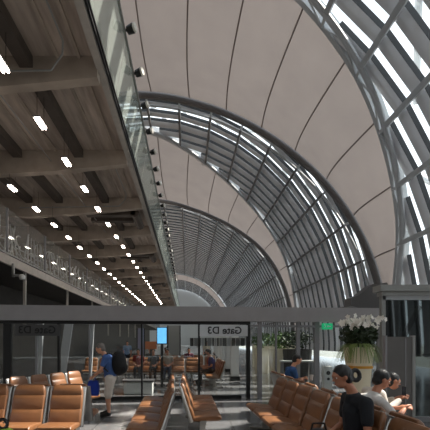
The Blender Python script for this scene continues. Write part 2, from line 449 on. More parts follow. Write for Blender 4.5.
# ------------------------------------------------------------ balcony on the left
bl = thing('balcony', 'grey balcony with tall glass panels below the walkway at left', 'balcony', (-10, 8, EYE+4.3))
child(MB().box(-23.2, -10.0, 4, 135, EYE+4.35, EYE+4.7), 'deck', M_WALLD, bl)
child(MB().box(-10.0, -9.85, 4, 135, EYE+4.28, EYE+4.78), 'fascia', M_FASC, bl)
child(MB().box(-10.02, -9.8, 4, 135, EYE+4.82, EYE+4.9), 'base_rail', M_RAILP, bl)
Y = 4.0; i = 0
while Y < 130:
    child(MB().quad((-9.95, Y+.02, EYE+4.9), (-9.95, Y+2.6, EYE+4.9), (-9.95, Y+2.6, EYE+7.42), (-9.95, Y+.02, EYE+7.42)), 'glass_panel', M_BALC if Y < 14 else M_BALC2, bl)
    if i % 2 == 0: child(MB().box(-10.0, -9.88, Y-.04, Y+.04, EYE+4.8, EYE+7.42), 'mullion', M_POST, bl)
    Y += 2.65; i += 1
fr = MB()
for i in range(120):   # made-up bright pipes behind the glass, standing in for its reflections
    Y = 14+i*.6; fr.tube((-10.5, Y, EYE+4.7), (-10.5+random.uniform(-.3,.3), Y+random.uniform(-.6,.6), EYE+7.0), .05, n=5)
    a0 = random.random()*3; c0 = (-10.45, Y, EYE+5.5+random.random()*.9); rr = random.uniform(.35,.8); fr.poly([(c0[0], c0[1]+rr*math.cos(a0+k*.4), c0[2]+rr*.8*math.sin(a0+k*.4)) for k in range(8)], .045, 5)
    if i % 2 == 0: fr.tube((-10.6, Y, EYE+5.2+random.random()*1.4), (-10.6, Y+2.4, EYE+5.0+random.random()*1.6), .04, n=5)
child(fr, 'reflection_lattice', mat('reflection_white', (225, 225, 222), .4), bl)
for k in range(8):
    child(MB().box(-10.25, -10.1, 14.5+8*k, 14.65+8*k, 2.5, EYE+4.35), 'support_post', M_FASC, bl)
struct(MB().box(-23.2, -14.0, 4, 135, 0, EYE+4.3).build('wall_left', M_WALLD))
struct(MB().box(-14.6, -14.4, 4, 135, EYE+4.7, EYE+8.0).build('trim_1', mat('balcony_back_wall', (150, 140, 128), .8, 0, .1, 1)))
cc = thing('security_camera', 'grey security camera hanging under the balcony edge', 'camera', (-9.75, 20.2, EYE+4.3))
MB().box(-.06,.06,-.06,.06,-.65,.1).build('bracket', M_RAILP, cc); MB().box(-.06,.5,-.06,.06,-.62,-.5).build('arm', M_RAILP, cc)
MB().lathe((.5,0,-.75), [(.06,.25),(.16,.18),(.18,.05),(.12,-.05)], 14).build('dome', M_WHITE, cc, True)

# ------------------------------------------------------------ glass partition with header
gp = thing('glass_partition', 'grey framed glass partition under a wide grey header', 'partition', (0, 10.4, 0))
def PY(X): return 10.0+(X+5.2)*.09
ANG = math.atan(.09)
def pbar(X0, X1, z0, z1, d, name, m):
    y0, y1 = PY(X0), PY(X1); mb = MB()
    mb.add([(X0,y0-d,z0),(X1,y1-d,z0),(X1,y1+d,z0),(X0,y0+d,z0),(X0,y0-d,z1),(X1,y1-d,z1),(X1,y1+d,z1),(X0,y0+d,z1)],
           [(3,2,1,0),(4,5,6,7),(0,1,5,4),(1,2,6,5),(2,3,7,6),(3,0,4,7)])
    return child(mb, name, m, gp)
HB, HT = 2.26, 2.68
pbar(-9.5, 5.95, HB, HT, .16, 'header', M_HEAD)
pbar(-9.5, 1.75, HB-.09, HB, .08, 'door_track', M_DPOST)
pbar(1.75, 5.9, HB-.16, HB-.1, .05, 'transom', M_POST)
pbar(-9.5, 1.6, .0, .10, .04, 'base_rail', M_DPOST)
def px2X(px):   # column of the partition seen at this image column
    X = 0
    for _ in range(8): X = (px-187)*PY(X)/360
    return X
posts = [(-40,4,1),(8,7,1),(37,1.5,0),(59,2,1),(90,1.5,0),(142,1.5,1),(199,2,1),(248,4,1),(259.5,4.5,0),(276,1.5,0),(298,3.5,0),(316.5,5,0),(350,3,0),(379,3,0)]
for px, wpx, dk in posts:
    X = px2X(px); h = wpx/35/2; pbar(X-h, X+h, 0, HB, .06, 'post', M_DPOST if dk else M_POST)
xs = [px2X(p[0]) for p in posts]
for a, b_ in zip(xs[:-1], xs[1:]):
    child(MB().quad((a+.03, PY(a), .1), (b_-.03, PY(b_), .1), (b_-.03, PY(b_), HB-.1), (a+.03, PY(a), HB-.1)), 'glass_pane', M_PART, gp)

def text_mesh(txt, size, name, m, mirror=False, bold=.0):
    c = bpy.data.curves.new(name, 'FONT'); c.body = txt; c.size = size; c.extrude = .004; c.offset = bold; c.align_x = 'CENTER'; c.align_y = 'CENTER'
    o = bpy.data.objects.new(name, c); COL.objects.link(o)
    bpy.context.view_layer.update()
    me = bpy.data.meshes.new_from_object(o.evaluated_get(bpy.context.evaluated_depsgraph_get())); bpy.data.objects.remove(o)
    # stand it up facing -Y
    for v in me.vertices:
        x, y, z = v.co; v.co = (-x if mirror else x, -z, y)
    if mirror: me.flip_normals()
    me.materials.clear(); me.materials.append(m)
    q = bpy.data.objects.new(name, me); COL.objects.link(q); return q
M_INK = mat('ink_dark', (22, 22, 24), .6)
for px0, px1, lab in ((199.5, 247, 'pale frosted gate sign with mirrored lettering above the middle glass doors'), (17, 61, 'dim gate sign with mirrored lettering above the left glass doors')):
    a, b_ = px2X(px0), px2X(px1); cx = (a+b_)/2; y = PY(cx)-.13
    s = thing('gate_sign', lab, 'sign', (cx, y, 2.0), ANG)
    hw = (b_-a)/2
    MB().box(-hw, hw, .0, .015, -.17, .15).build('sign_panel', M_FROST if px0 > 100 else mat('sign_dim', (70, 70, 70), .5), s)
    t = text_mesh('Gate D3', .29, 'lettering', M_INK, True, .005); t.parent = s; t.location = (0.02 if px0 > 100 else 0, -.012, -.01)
a, b_ = px2X(190), px2X(246)
s = thing('printed_strip', 'row of small dark panels under the middle gate sign', 'sign strip', ((a+b_)/2, PY((a+b_)/2)+.12, 1.66), ANG)
x = -(b_-a)/2; k = 0
while x < (b_-a)/2-.1:
    wd = random.uniform(.05,.13); MB().box(x, x+wd, 0, .02, -.12, .12).build('panel', mat('strip%d' % (k%4), [(40,40,42),(110,112,115),(60,62,66),(150,152,156)][k%4], .5), s); x += wd+.015; k += 1
# exit sign
X = px2X(324.5); e = thing('exit_sign', 'small green emergency exit sign under the header at right', 'exit sign', (X, PY(X)-.2, 2.12), ANG)
MB().box(-.155,.155,-.03,.03,-.09,.09).build('sign_box', M_GREENX, e)
mm = MB(); q = -.034
mm.ball((-.085,q,.045), (.014,.004,.014)); mm.bar((-.085,q,.03), (-.07,q,-.01), .004, .02, (0,1,0)); mm.bar((-.07,q,-.01), (-.045,q,-.05), .004, .014, (0,1,0)); mm.bar((-.07,q,-.01), (-.11,q,-.05), .004, .014, (0,1,0)); mm.bar((-.085,q,.02), (-.05,q,.005), .004, .012, (0,1,0))
mm.build('running_figure', M_WHITE, e)
ar = MB(); ar.box(.02,.10,q-.002,q,-.012,.012); ar.add([(.02,q,.04),(.02,q,-.04),(-.02,q,0)], [(0,1,2)]); ar.build('arrow', M_WHITE, e)

# ------------------------------------------------------------ seating
def make_bench(n, label, pitch=.64, group='tan leather bench seating', arms=False, name='bench'):
    t = thing(name, label, 'bench', group=group)
    L = n*pitch
    MB().box(-L/2+.05, L/2-.05, -.05, .05, .28, .36).build('beam', M_CHROME, t)
    for sx in ([-1, 1] if n < 5 else [-1, 0, 1]):
        x = sx*(L/2-.35)
        MB().box(x-.03, x+.03, -.05, .05, .03, .30).box(x-.03, x+.03, -.30, .30, 0, .035).build('leg', M_CHROME, t)
    back = [(.16,.37,.05),(.185,.44,.075),(.22,.53,.085),(.245,.59,.07),(.244,.60,.05),(.262,.65,.085),(.292,.75,.08),(.312,.80,.07),(.312,.81,.05),(.33,.86,.085),(.352,.93,.075),(.36,.965,.03)]
    bm = MB().path_slab(back, pitch-.09, .05).mesh('backrest', M_LEATH, True)
    shell = MB().path_slab([(.195,.33,.06),(.245,.48,.06),(.31,.68,.055),(.37,.88,.05),(.385,.93,.03)], pitch-.02).mesh('back_shell', M_CHROME, True)
    cm = MB().path_slab([(-.30,.385,.03),(-.285,.39,.08),(-.24,.40,.10),(-.1,.395,.10),(.08,.38,.09),(.165,.375,.07)], pitch-.09).mesh('seat_cushion', M_LEATH, True)
    am = MB()
    am.poly([(0,.20,.36),(0,-.22,.36),(0,-.27,.42),(0,-.27,.60),(0,-.22,.64),(0,.24,.66)], .017, 6)
    am.box(-.028,.028,-.24,.20,.64,.665); am = am.mesh('armrest', M_CHROME, True)
    def link(nm, me, x, par=t):
        o = bpy.data.objects.new(nm, me); COL.objects.link(o); o.parent = par; o.location = (x,0,0); return o
    for i in range(n):
        x = -L/2+pitch*(i+.5)
        b = link('backrest', bm, x); link('back_shell', shell, 0, b); link('seat_cushion', cm, x)
    for i in (range(n+1) if arms else ()): link('armrest', am, -L/2+pitch*i)
    return t
def bench(n, label, x, y, deg, **k):
    t = make_bench(n, label, **k); t.location = (x, y, 0); t.rotation_euler = (0,0,math.radians(deg)); return t
# deg 0 faces the camera (-Y); +90 faces right (+X); -90 faces left
bench(4, 'tan leather bench facing the camera in the left foreground', -2.815, 5.45, 0, pitch=.60)
bench(4, 'tan bench facing away, back to back behind the left foreground bench', -2.80, 6.32, 180, pitch=.61)
bench(4, 'tan bench behind the left foreground pair, turned sideways', -2.75, 7.75, 62, pitch=.5)
bench(4, 'tan bench of four seats facing right in the middle of the hall', .27, 7.15, 90, pitch=.62)
bench(5, 'tan bench facing left, back to back with the middle bench', -.62, 6.6, -88, pitch=.63)
bench(4, 'tan bench facing left, far half of the long right row', 1.52, 6.0, -88, pitch=.62)
bench(4, 'tan bench the woman in black sits on, near half of the right row', 1.58, 3.42, -88, pitch=.62)
bench(5, 'tan bench facing the windows, where the man in blue sits', 2.42, 7.25, 90, pitch=.62)
bench(4, 'tan bench with metal arms where the boy in white sits', 2.42, 4.35, 90, pitch=.62, arms=True)

# ------------------------------------------------------------ people
def voxel(mb, name, m, size, parent=None, smooth_it=4):
    o = bpy.data.objects.new(name, mb.mesh(name, m)); COL.objects.link(o)
    r = o.modifiers.new('r', 'REMESH'); r.mode = 'VOXEL'; r.voxel_size = size
    s = o.modifiers.new('s', 'SMOOTH'); s.iterations = smooth_it; s.factor = .5
    bpy.context.view_layer.update()
    me = bpy.data.meshes.new_from_object(o.evaluated_get(bpy.context.evaluated_depsgraph_get()))
    o.modifiers.clear(); o.data = me; me.materials.clear(); me.materials.append(m)
    for p in me.polygons: p.use_smooth = True
    if parent: o.parent = parent
    return o
def chain(mb, pts, n=12):
    for (a, ra), (b, rb) in zip(pts[:-1], pts[1:]): mb.tube(a, b, ra, rb, n)
    for p, r in pts: mb.ball(p, r, n, 8)
def L(a, b, t): return Vector(a)*(1-t)+Vector(b)*t
def hand(mb, wrist, d, palm_n, curl=.5, s=1.):
    d = Vector(d).normalized(); n = Vector(palm_n); n = (n-d*n.dot(d)).normalized(); sd = d.cross(n)
    w_ = Vector(wrist); rot = Matrix((sd, d, n)).transposed()
    mb.ball(w_+d*.045*s, (.040*s, .052*s, .018*s), 12, 8, rot)
    for i, ln in enumerate((.068, .078, .072, .056)):
        p = w_+d*.085*s+sd*(-.030+.020*i)*s; a = 0; prev = p
        for k in range(3):
            a += curl*(.5+.35*k); q = prev+(d*math.cos(a)+n*math.sin(a))*ln*s*(.45,.32,.23)[k]
            mb.tube(prev, q, .0095*s, .0085*s, 8); mb.ball(q, .0088*s, 8, 6); prev = q
    p = w_+d*.02*s-sd*.03*s; q = p+(d*.6-sd*.6+n*.4)*.045*s; r_ = q+(d*.8+n*.6)*.035*s
    mb.tube(p, q, .013*s, .011*s, 8); mb.tube(q, r_, .011*s, .009*s, 8); mb.ball(q, .011*s, 8, 6); mb.ball(r_, .009*s, 8, 6)
M_SKINT = mat('skin_tan', (178, 120, 92), .5, 0, .05, 10); M_SKINL = mat('skin_light', (205, 150, 120), .5, 0, .05, 10)
M_HAIRB = mat('hair_black', (16, 14, 14), .45, 0, .2, 30, .4, stretch=(1,1,.2)); M_HAIRG = mat('hair_grey', (110, 104, 98), .7, 0, .2, 30, .4)
M_EYEW = mat('eye_white', (225, 220, 215), .3); M_EYED = mat('eye_dark', (25, 18, 14), .2); M_LIP = mat('lips', (150, 82, 72), .5)
def person(label, J, skin, top, bottom, hair, shoe, face, vox=.012, sleeve=.55, short=False, longhair=False, s=1.0, group=None, beard=None, hands=None, tucked=0., bare=True):
    # J: joints in world space; face = direction the face looks
    J = {k: Vector(v) for k, v in J.items()}
    b = MB(); f = Vector(face).normalized(); up = (J['head']-J['neck']).normalized(); up = (up-f*up.dot(f)).normalized(); sd = f.cross(up)
    R = Matrix((sd, f, up)).transposed(); H = J['head']
    chain(b, [(J['pelvis'], .125*s), (L(J['pelvis'], J['chest'], .5), .115*s), (J['chest'], .13*s), (L(J['chest'], J['neck'], .6), .085*s), (J['neck'], .052*s), (L(J['neck'], H, .6), .05*s)])
    for q in ('L', 'R'):
        sh, el, wr = J['sh'+q], J['el'+q], J['wr'+q]
        b.tube(L(J['chest'], J['neck'], .55), sh, .075*s, .055*s, 12)
        chain(b, [(sh, .056*s), (L(sh, el, .4), .047*s), (el, .037*s), (L(el, wr, .3), .038*s), (wr, .025*s)])
        hp, kn, an = J['hip'+q], J['kn'+q], J['an'+q]
        b.tube(J['pelvis'], hp, .11*s, .09*s, 12)
        chain(b, [(hp, .088*s), (L(hp, kn, .4), .078*s), (kn, .052*s), (L(kn, an, .3), .054*s), (an, .034*s)])
        hd, pn = (hands or {}).get(q, (wr-el, f)); hand(b, wr, hd, pn, .55, s*1.05)
        toe = J['toe'+q]; b.tube(an, toe, .035*s, .028*s, 10); b.ball(toe, .028*s, 8, 6)
    b.ball(H+up*.03*s, (.074*s, .092*s, .088*s), 16, 12, R); b.ball(H-up*.045*s+f*.022*s, (.052*s, .062*s, .062*s), 14, 10, R)
    b.tube(H+f*.085*s+up*.02*s, H+f*.108*s-up*.018*s, .009*s, .015*s, 8)
    b.ball(H+f*.095*s+up*.035*s, (.045*s,.012*s,.01*s), 10, 6, R)
    b.ball(H+f*.08*s-up*.058*s, (.024*s,.014*s,.010*s), 10, 6, R)
    for t in (-1, 1): b.ball(H+sd*t*.076*s, (.010*s, .020*s, .030*s), 8, 8, R)
    root = voxel(b, 'person', skin, vox)
    tag(root, label, 'person', group)
    ey = MB(); ed = MB()
    for t in (-1, 1):
        c = H+sd*t*.031*s+f*.079*s+up*.012*s; ey.ball(c, (.013*s,.008*s,.007*s), 10, 8, R); ed.ball(c+f*.004*s, .0065*s, 8, 6)
    ey.build('eyes', M_EYEW, root, True); ed.build('pupils', M_EYED, root, True)
    MB().ball(H+f*.088*s-up*.052*s, (.022*s,.010*s,.007*s), 10, 6, R).build('lips', M_LIP, root, True)
    hb = MB()
    hb.ball(H+up*.045*s-f*.014*s, (.085*s, .098*s, .092*s), 16, 12, R); hb.ball(H-up*.02*s-f*.045*s, (.072*s, .062*s, .07*s), 14, 10, R)
    if longhair:
        c = H-f*.150*s+up*.0*s
        for k in range(14):
            a = 2*PI*k/14; hb.ball(c+f*.045*math.cos(a)*s+up*.055*math.sin(a)*s-up*.01*s, .025*s, 8, 6)
        hb.tube(H-f*.06*s+up*.03*s, H-f*.11*s+up*.03*s, .03*s, .022*s, 8)
    voxel(hb, 'hair', hair, vox, root, 2)
    st = MB(); g = .014*s
    chain(st, [(L(J['pelvis'], J['chest'], .02), .134*s), (L(J['pelvis'], J['chest'], .5), .130*s), (J['chest'], .145*s), (L(J['chest'], J['neck'], .62), .088*s)])
    for q in ('L', 'R'):
        sh, el, wr = J['sh'+q], J['el'+q], J['wr'+q]
        st.tube(L(J['chest'], J['neck'], .5), sh, .088*s, .068*s, 12)
        if sleeve <= 1: chain(st, [(sh, .070*s), (L(sh, el, sleeve), .060*s)])
        else: chain(st, [(sh, .070*s), (el, .055*s), (L(el, wr, .9), .042*s)])
    voxel(st, 'shirt', top, vox, root, 3)
    tr = MB(); chain(tr, [(J['pelvis'], .136*s), (L(J['pelvis'], J['chest'], .15), .128*s)])
    for q in ('L', 'R'):
        hp, kn, an = J['hip'+q], J['kn'+q], J['an'+q]; tr.tube(J['pelvis'], hp, .125*s, .108*s, 12)
        if short: chain(tr, [(hp, .108*s), (L(hp, kn, .95), .088*s)])
        else: chain(tr, [(hp, .105*s), (kn, .072*s), (L(kn, an, .92), .055*s)])
    voxel(tr, 'shorts' if short else 'trousers', bottom, vox, root, 3)
    for q in ('L', 'R'):
        an, toe = J['an'+q], J['toe'+q]; sb = MB(); sb.tube(an, toe, .050*s, .042*s, 10); sb.ball(toe, (.045*s,.05*s,.036*s), 10, 8); sb.ball(an-Vector((0,0,.02)), .05*s, 10, 8)
        voxel(sb, 'shoe', shoe, vox, root, 2)
    return root
def seated(x, y, ang, s=1., lean=.08, seat=.46, look=None, arms='phone', spread=.10):
    # ang: facing direction in degrees (0 = +X)
    a = math.radians(ang); F = Vector((math.cos(a), math.sin(a), 0)); S = Vector((-F.y, F.x, 0)); O = Vector((x, y, 0)); Z = Vector((0,0,1))
    def P(f, sd, z): return O+F*f*s+S*sd*s+Z*z
    ph = seat+.11*s; J = dict(pelvis=P(0,0,ph), chest=P(lean-.06,0,ph+.34*s), neck=P(lean*1.2-.03,0,ph+.53*s), head=P(lean*1.6+.02,0,ph+.67*s))
    for q, t in (('L',1),('R',-1)):
        J['sh'+q] = P(lean-.06, t*.175, ph+.44*s); J['hip'+q] = P(.03, t*.085, ph-.02*s); J['kn'+q] = P(.44, t*spread, seat+.06*s); J['an'+q] = P(.42, t*spread, .085); J['toe'+q] = P(.56, t*spread*1.2, .04)
        if arms == 'phone': J['el'+q] = P(.10, t*.22, ph+.18*s); J['wr'+q] = P(.30, t*.05, ph+.24*s)
        elif arms == 'lap': J['el'+q] = P(.02, t*.24, ph+.16*s); J['wr'+q] = P(.24, t*.07, ph+.10*s)
    return J
def cloth(n, c): return mat(n, c, .85, 0, .06, 14, .1)
BK = M_BLACK
# woman in black, hair in a looped bun, facing left
J = seated(1.76, 3.74, 183, 1.06, .06, .47, arms='lap')
J['head'] = J['head']+Vector((-.03, 0, -.005))
wm = person('woman in black with a looped hair bun, seated facing left', J, M_SKINT, cloth('black_shirt', (24, 26, 32)), cloth('black_trousers', (16,16,18)), M_HAIRB, BK, (-1, -.12, -.22), .011, .6, longhair=True)
hbg = thing('handbag', 'black handbag on the lap of the woman in black', 'bag', (1.36, 3.72, .62))
MB().ball((0,0,.06), (.15,.12,.09), 16, 10).build('bag_body', BK, hbg, True); MB().poly([(-.08,0,.12),(-.06,0,.2),(.06,0,.2),(.08,0,.12)], .01, 6).build('handle', BK, hbg)
# boy in white, facing right, back to back
J = seated(2.30, 4.40, 5, 1.12, .05, .45, arms='phone')
for q in ('head','neck','chest','shL','shR'): J[q] = J[q]+Vector((-.03, 0, -.13 if q != 'chest' else -.06))
person('black-haired boy in a white shirt seated facing right', J, M_SKINT, cloth('white_shirt', (205, 203, 200)), cloth('grey_trousers', (120,118,112)), M_HAIRB, BK, (1, -.1, -.38), .011, .55)
# man behind him looking at a phone
J = seated(2.42, 4.98, 5, .92, .24, .45, arms='phone')
J['head'] = J['head']+Vector((.07, 0, -.06))
for q in 'LR': J['wr'+q] = J['wr'+q]+Vector((.20, -.05, .10)); J['el'+q] = J['el'+q]+Vector((.12,0,.02))
person('person in pale clothes behind the boy in white, raising a phone', J, M_SKINT, cloth('pale_shirt', (196, 188, 178)), cloth('khaki_trousers', (170,160,142)), M_HAIRB, BK, (1, -.1, -.3), .012, 2)
ph = thing('phone', 'black phone raised by the person in pale clothes', 'phone', J['wrL'].lerp(J['wrR'], .5)+Vector((.09, 0, .05)))
MB().box(-.006,.006,-.04,.04,-.02,.13).build('phone_body', BK, ph); MB().box(-.009,-.006,-.035,.035,-.01,.12).build('phone_screen', mat('phone_screen', (60,70,80), .1), ph)
# man in blue at the far end of the right row
J = seated(2.33, 8.2, 5, 1.0, .10, .47, arms='phone')
person('man in a blue shirt seated facing right behind the long row', J, M_SKINL, cloth('blue_shirt', (38, 78, 128)), cloth('dark_trousers', (40,40,44)), M_HAIRB, BK, (1, -.15, -.3), .014, .55)
tk = thing('cup', 'white paper cup held by the man in blue', 'cup', (2.80, 8.1, .80)); MB().lathe((0,0,0), [(.03,0),(.042,.11)], 14).build('cup_body', M_WHITE, tk, True); MB().lathe((0,0,.11), [(.044,0),(.044,.012)], 14).build('lid', M_WHITE, tk)
# standing man with the backpack, facing left
mx_, my_ = -1.78, 8.05
J = dict(pelvis=(mx_+.07,my_,.86), chest=(mx_+.02,my_,1.20), neck=(mx_-.07,my_,1.40), head=(mx_-.15,my_,1.505),
  shL=(mx_+.0,my_-.18,1.32), shR=(mx_+.0,my_+.18,1.32), elL=(mx_-.09,my_-.22,1.06), elR=(mx_-.10,my_+.2,1.06), wrL=(mx_-.24,my_-.15,.93), wrR=(mx_-.26,my_+.1,.93),
  hipL=(mx_+.07,my_-.09,.84), hipR=(mx_+.07,my_+.09,.84), knL=(mx_+.04,my_-.11,.46), knR=(mx_-.02,my_+.10,.46), anL=(mx_+.06,my_-.11,.085), anR=(mx_+.0,my_+.12,.085), toeL=(mx_-.10,my_-.12,.04), toeR=(mx_-.16,my_+.13,.04))
person('grey-haired man in a blue shirt and pale shorts standing with a backpack', J, M_SKINL, cloth('blue_tee', (66, 96, 150)), cloth('pale_shorts', (205,196,184)), M_HAIRG, BK, (-1,-.1,-.35), .013, .6, short=True, s=1.0)
bp = thing('backpack', 'black backpack worn by the standing man', 'backpack', (mx_+.26, my_, 1.16))
m = MB(); m.ball((0,0,0.03), (.17,.18,.28), 18, 12); m.ball((.09,0,-.07), (.10,.14,.14), 14, 10)
voxel(m, 'pack_body', mat('pack_black', (18,18,20), .8, 0, .2, 20, .3), .014, bp)
MB().poly([(-.06,-.15,.2),(-.20,-.17,.26),(-.33,-.16,.16),(-.36,-.15,-.02),(-.2,-.17,-.15)], .018, 6).build('strap', BK, bp)
bb = thing('carrier_bag', 'bright blue bag held by the standing man', 'bag', (mx_-.30, my_-.05, .50))
pr = [(-.12,-.03),(.11,-.03),(.13,.14),(.10,.30),(-.09,.30),(-.14,.14)]; m = MB(); n = len(pr)
m.add([(x,-.05,z) for x,z in pr]+[(x,.05,z) for x,z in pr], [tuple(range(n)), tuple(range(2*n-1,n-1,-1))]+[(i,(i+1)%n,n+(i+1)%n,n+i) for i in range(n)])
m.build('bag_body', cloth('bag_blue', (22, 52, 150)), bb); MB().poly([(-.06,0,.3),(0,0,.42),(.06,0,.3)], .01, 6).build('handle', cloth('bag_blue', (22,52,150)), bb)

# people on the far side of the glass
cols = [((120,40,36),(40,40,46)), ((60,62,72),(30,30,34)), ((150,140,128),(40,44,60)), ((44,48,96),(50,46,44)), ((150,66,50),(60,60,64)), ((30,30,32),(90,84,76)), ((170,160,150),(30,30,34)), ((92,40,60),(30,34,44))]
desc = ['dark red','slate grey','beige','navy blue','rust red','black','off-white','maroon']
spots = [(-2.1,15.6,200),(-1.45,15.9,200),(-.85,15.4,190),(-.3,14.2,180),(.15,14.6,185),(-1.9,18.5,270),(-1.1,18.8,270),(.1,18.2,270)]
bench(8, 'long dim bench beyond the glass partition, nearer one', -2.0, 15.7, 0, group='benches beyond the glass')
bench(7, 'long dim bench beyond the glass partition, farther one', -.7, 18.7, 0, group='benches beyond the glass')
bench(5, 'dim bench beyond the glass, turned sideways behind the middle doors', 1.0, 14.4, -90, group='benches beyond the glass')
for i, (x, y, a) in enumerate(spots):
    if i < 3: y = 15.6; a = 270
    elif i < 5: x = .95; y = 13.9+(i-3)*1.0; a = 180
    J = seated(x, y, a, 1., .06, .47, arms='lap')
    ff = (math.cos(math.radians(a)), math.sin(math.radians(a)), -.1)
    person('seated person in a %s top beyond the glass' % desc[i], J, M_SKINT, cloth('top%d' % i, cols[i][0]), cloth('low%d' % i, cols[i][1]), M_HAIRB, BK, ff, .03, .6, group='people beyond the glass')
for i, (x, y, d, c) in enumerate(((-3.4, 20.5, 'pale blue', (120,140,165)), (-1.0, 22.0, 'dark green', (40,60,46)), (1.35, 25.0, 'cream', (190,180,160)))):
    J = dict(pelvis=(x,y,.93), chest=(x,y,1.27), neck=(x,y,1.48), head=(x,y+.0,1.60), shL=(x-.18,y,1.40), shR=(x+.18,y,1.40), elL=(x-.22,y,1.13), elR=(x+.22,y,1.13), wrL=(x-.22,y-.08,.90), wrR=(x+.22,y-.08,.90),
      hipL=(x-.09,y,.9), hipR=(x+.09,y,.9), knL=(x-.10,y-.02,.50), knR=(x+.10,y+.02,.50), anL=(x-.10,y,.085), anR=(x+.10,y+.05,.085), toeL=(x-.11,y-.14,.04), toeR=(x+.11,y-.09,.04))
    person('distant standing person in a %s top beyond the glass' % d, J, M_SKINT, cloth('ts%d' % i, c), cloth('tl%d' % i, (40,40,44)), M_HAIRB, BK, (0,-1,-.1), .03, .6, group='people beyond the glass')

# ------------------------------------------------------------ things beyond the glass
def tower(px, w_, y, z0, z1, m, name, label, cat, d=.06):
    X = (px-187)*y/360; return tag(MB().box(-w_/2, w_/2, -d, d, z0, z1).build(name, m, loc=(X, y, 0)), label, cat)
s = thing('information_screen', 'bright blue information screen on a dark post beyond the glass', 'screen', ((162-187)*13/360, 13, 0))
MB().box(-.05,.05,-.04,.04,0,1.6).box(-.25,.25,-.2,.2,0,.03).build('stand', M_DPOST, s)
MB().box(-.19,.19,-.04,.04,1.58,2.2).build('casing', M_DPOST, s); MB().box(-.165,.165,-.05,-.041,1.61,2.17).build('display', mat('display_blue', (95, 170, 225), .3, emit=.9, noise=.3, nscale=5), s)
s = thing('notice_board', 'small orange notice board beyond the glass', 'sign', ((151-187)*14/360, 14, 0))
MB().box(-.03,.03,-.02,.02,0,1.4).box(-.2,.2,-.15,.15,0,.03).build('stand', M_DPOST, s); MB().box(-.22,.22,-.02,.02,1.38,1.68).build('board', mat('notice_orange', (190, 100, 45), .6), s)
for i, (px, wd, y, z1, c, lab) in enumerate(((141, .35, 17, 2.3, (125,125,150), 'pale violet panel beyond the glass, left of the blue screen'), (174, .7, 20.5, 2.6, (150,148,144), 'large pale panel beyond the glass, right of the blue screen'))):
    s = thing('display_panel', lab, 'panel', ((px-187)*y/360, y, 0)); MB().box(-wd/2, wd/2, -.04, .04, .9, z1).build('board', mat('dp%d' % i, c, .6), s)
    for q in (-1, 1): MB().box(q*wd/2-.03, q*wd/2+.03, -.05, .05, 0, z1).build('post', M_DPOST, s)
s = thing('low_counter', 'low white rounded counter beyond the glass beside the standing man', 'counter', (-1.55, 11.6, 0))
MB().path_slab([(-.25,.2,.36),(-.2,.2,.42),(.2,.2,.42),(.25,.2,.36)], .9).build('counter_body', M_WHITE, s, True); MB().box(-.5,.5,-.3,.3,.41,.45).build('counter_top', mat('counter_top', (70,70,72), .4), s)
# row of slim columns right of the doors, deep in the hall; white shafts stand in for glare
for i in range(9):
    Y = 15.5+4.2*i; X = 2.05+.22*i+ (0.0 if i else 0)
    c = thing('column', 'column whitened to stand for glare, %s in the row beyond the middle doors' % (ordn[i]+(' from the camera')), 'column', (X, Y, 0), 0, 'columns beyond the doors')
    MB().box(-.16,.16,-.16,.16,0,3.0).build('shaft', M_WHITE, c); MB().box(-.2,.2,-.2,.2,0,.2).build('base', M_DPOST, c)
# planter boxes with hedges beyond the right panes
def foliage(mb, c, r, n, size, seed=0, squash=1.):
    rnd = random.Random(seed); c = Vector(c)
    for _ in range(n):
        d = Vector((rnd.gauss(0,1), rnd.gauss(0,1), rnd.gauss(0,1))).normalized()*(rnd.random()**.4); p = c+Vector((d.x*r[0], d.y*r[1], d.z*r[2]))
        q = Euler((rnd.random()*6, rnd.random()*6, rnd.random()*6)).to_matrix(); l = size*rnd.uniform(.6,1.3)
        mb.add([p+q@Vector(v) for v in ((0,-l,0),(l*.4,0,l*.1),(0,l,0),(-l*.4,0,l*.1))], [(0,1,2,3)])
M_LEAF = mat('leaf_green', (70, 100, 40), .6, 0, .3, 3); M_LEAFD = mat('leaf_dark', (36, 52, 26), .6, 0, .3, 3); M_LEAFY = mat('leaf_pale', (116, 132, 70), .6, 0, .2, 3)
for i, (px, y, wd, lab, ml) in enumerate(((262, 19, .9, 'leafy green bush in a cream planter, left of the man in blue', M_LEAF), (279, 17, 1.0, 'green bush in a cream planter behind the man in blue', M_LEAF), (297, 15.5, 1.2, 'dark leafy bush behind the right glass pane', M_LEAFD))):
    s = thing('bush_planter', lab, 'plant', ((px-187)*y/360, y, 0))
    MB().lathe((0,0,0), [(wd*.38,0),(wd*.45,1.35),(wd*.42,1.35),(wd*.40,1.2)], 16, .9).build('planter', M_CREAM if i < 2 else M_WALLD, s); m = MB(); foliage(m, (0,0,1.75), (wd*.62,wd*.6,.42), 420, .09, i); m.build('foliage', ml, s, fix=False)
s = thing('white_dispenser', 'slim white machine with a dark round opening beyond the right pane', 'dispenser', ((327-187)*12.2/360, 12.2, 0))
MB().box(-.13,.13,-.12,.12,0,.84).build('machine_body', M_WHITE, s); MB().box(-.15,.15,-.14,.14,0,.06).build('plinth', M_DPOST, s)
MB().tube((0,-.13,.62), (0,-.12,.62), .07, n=14).tube((0,-.13,.42),(0,-.12,.42), .05, n=14).build('opening', M_BLACK, s)
s = thing('side_table', 'narrow white counter top behind the man in blue', 'counter', (3.75, 12.3, 0))
MB().box(-.55,.55,-.2,.2,.98,1.03).build('top', M_WHITE, s)
for q in (-1, 1): MB().box(q*.5-.02, q*.5+.02, -.15, .15, 0, .98).build('leg', M_POST, s)
s = thing('cream_wall', 'long cream planter wall behind the bushes at the right panes', 'wall', (7.0, 24, 0))
MB().box(-2.6, .5, 0, .3, 0, 1.5).build('wall_body', M_CREAM, s); MB().box(-2.65, .55, -.05, .35, 1.5, 1.58).build('coping', M_STEEL, s)
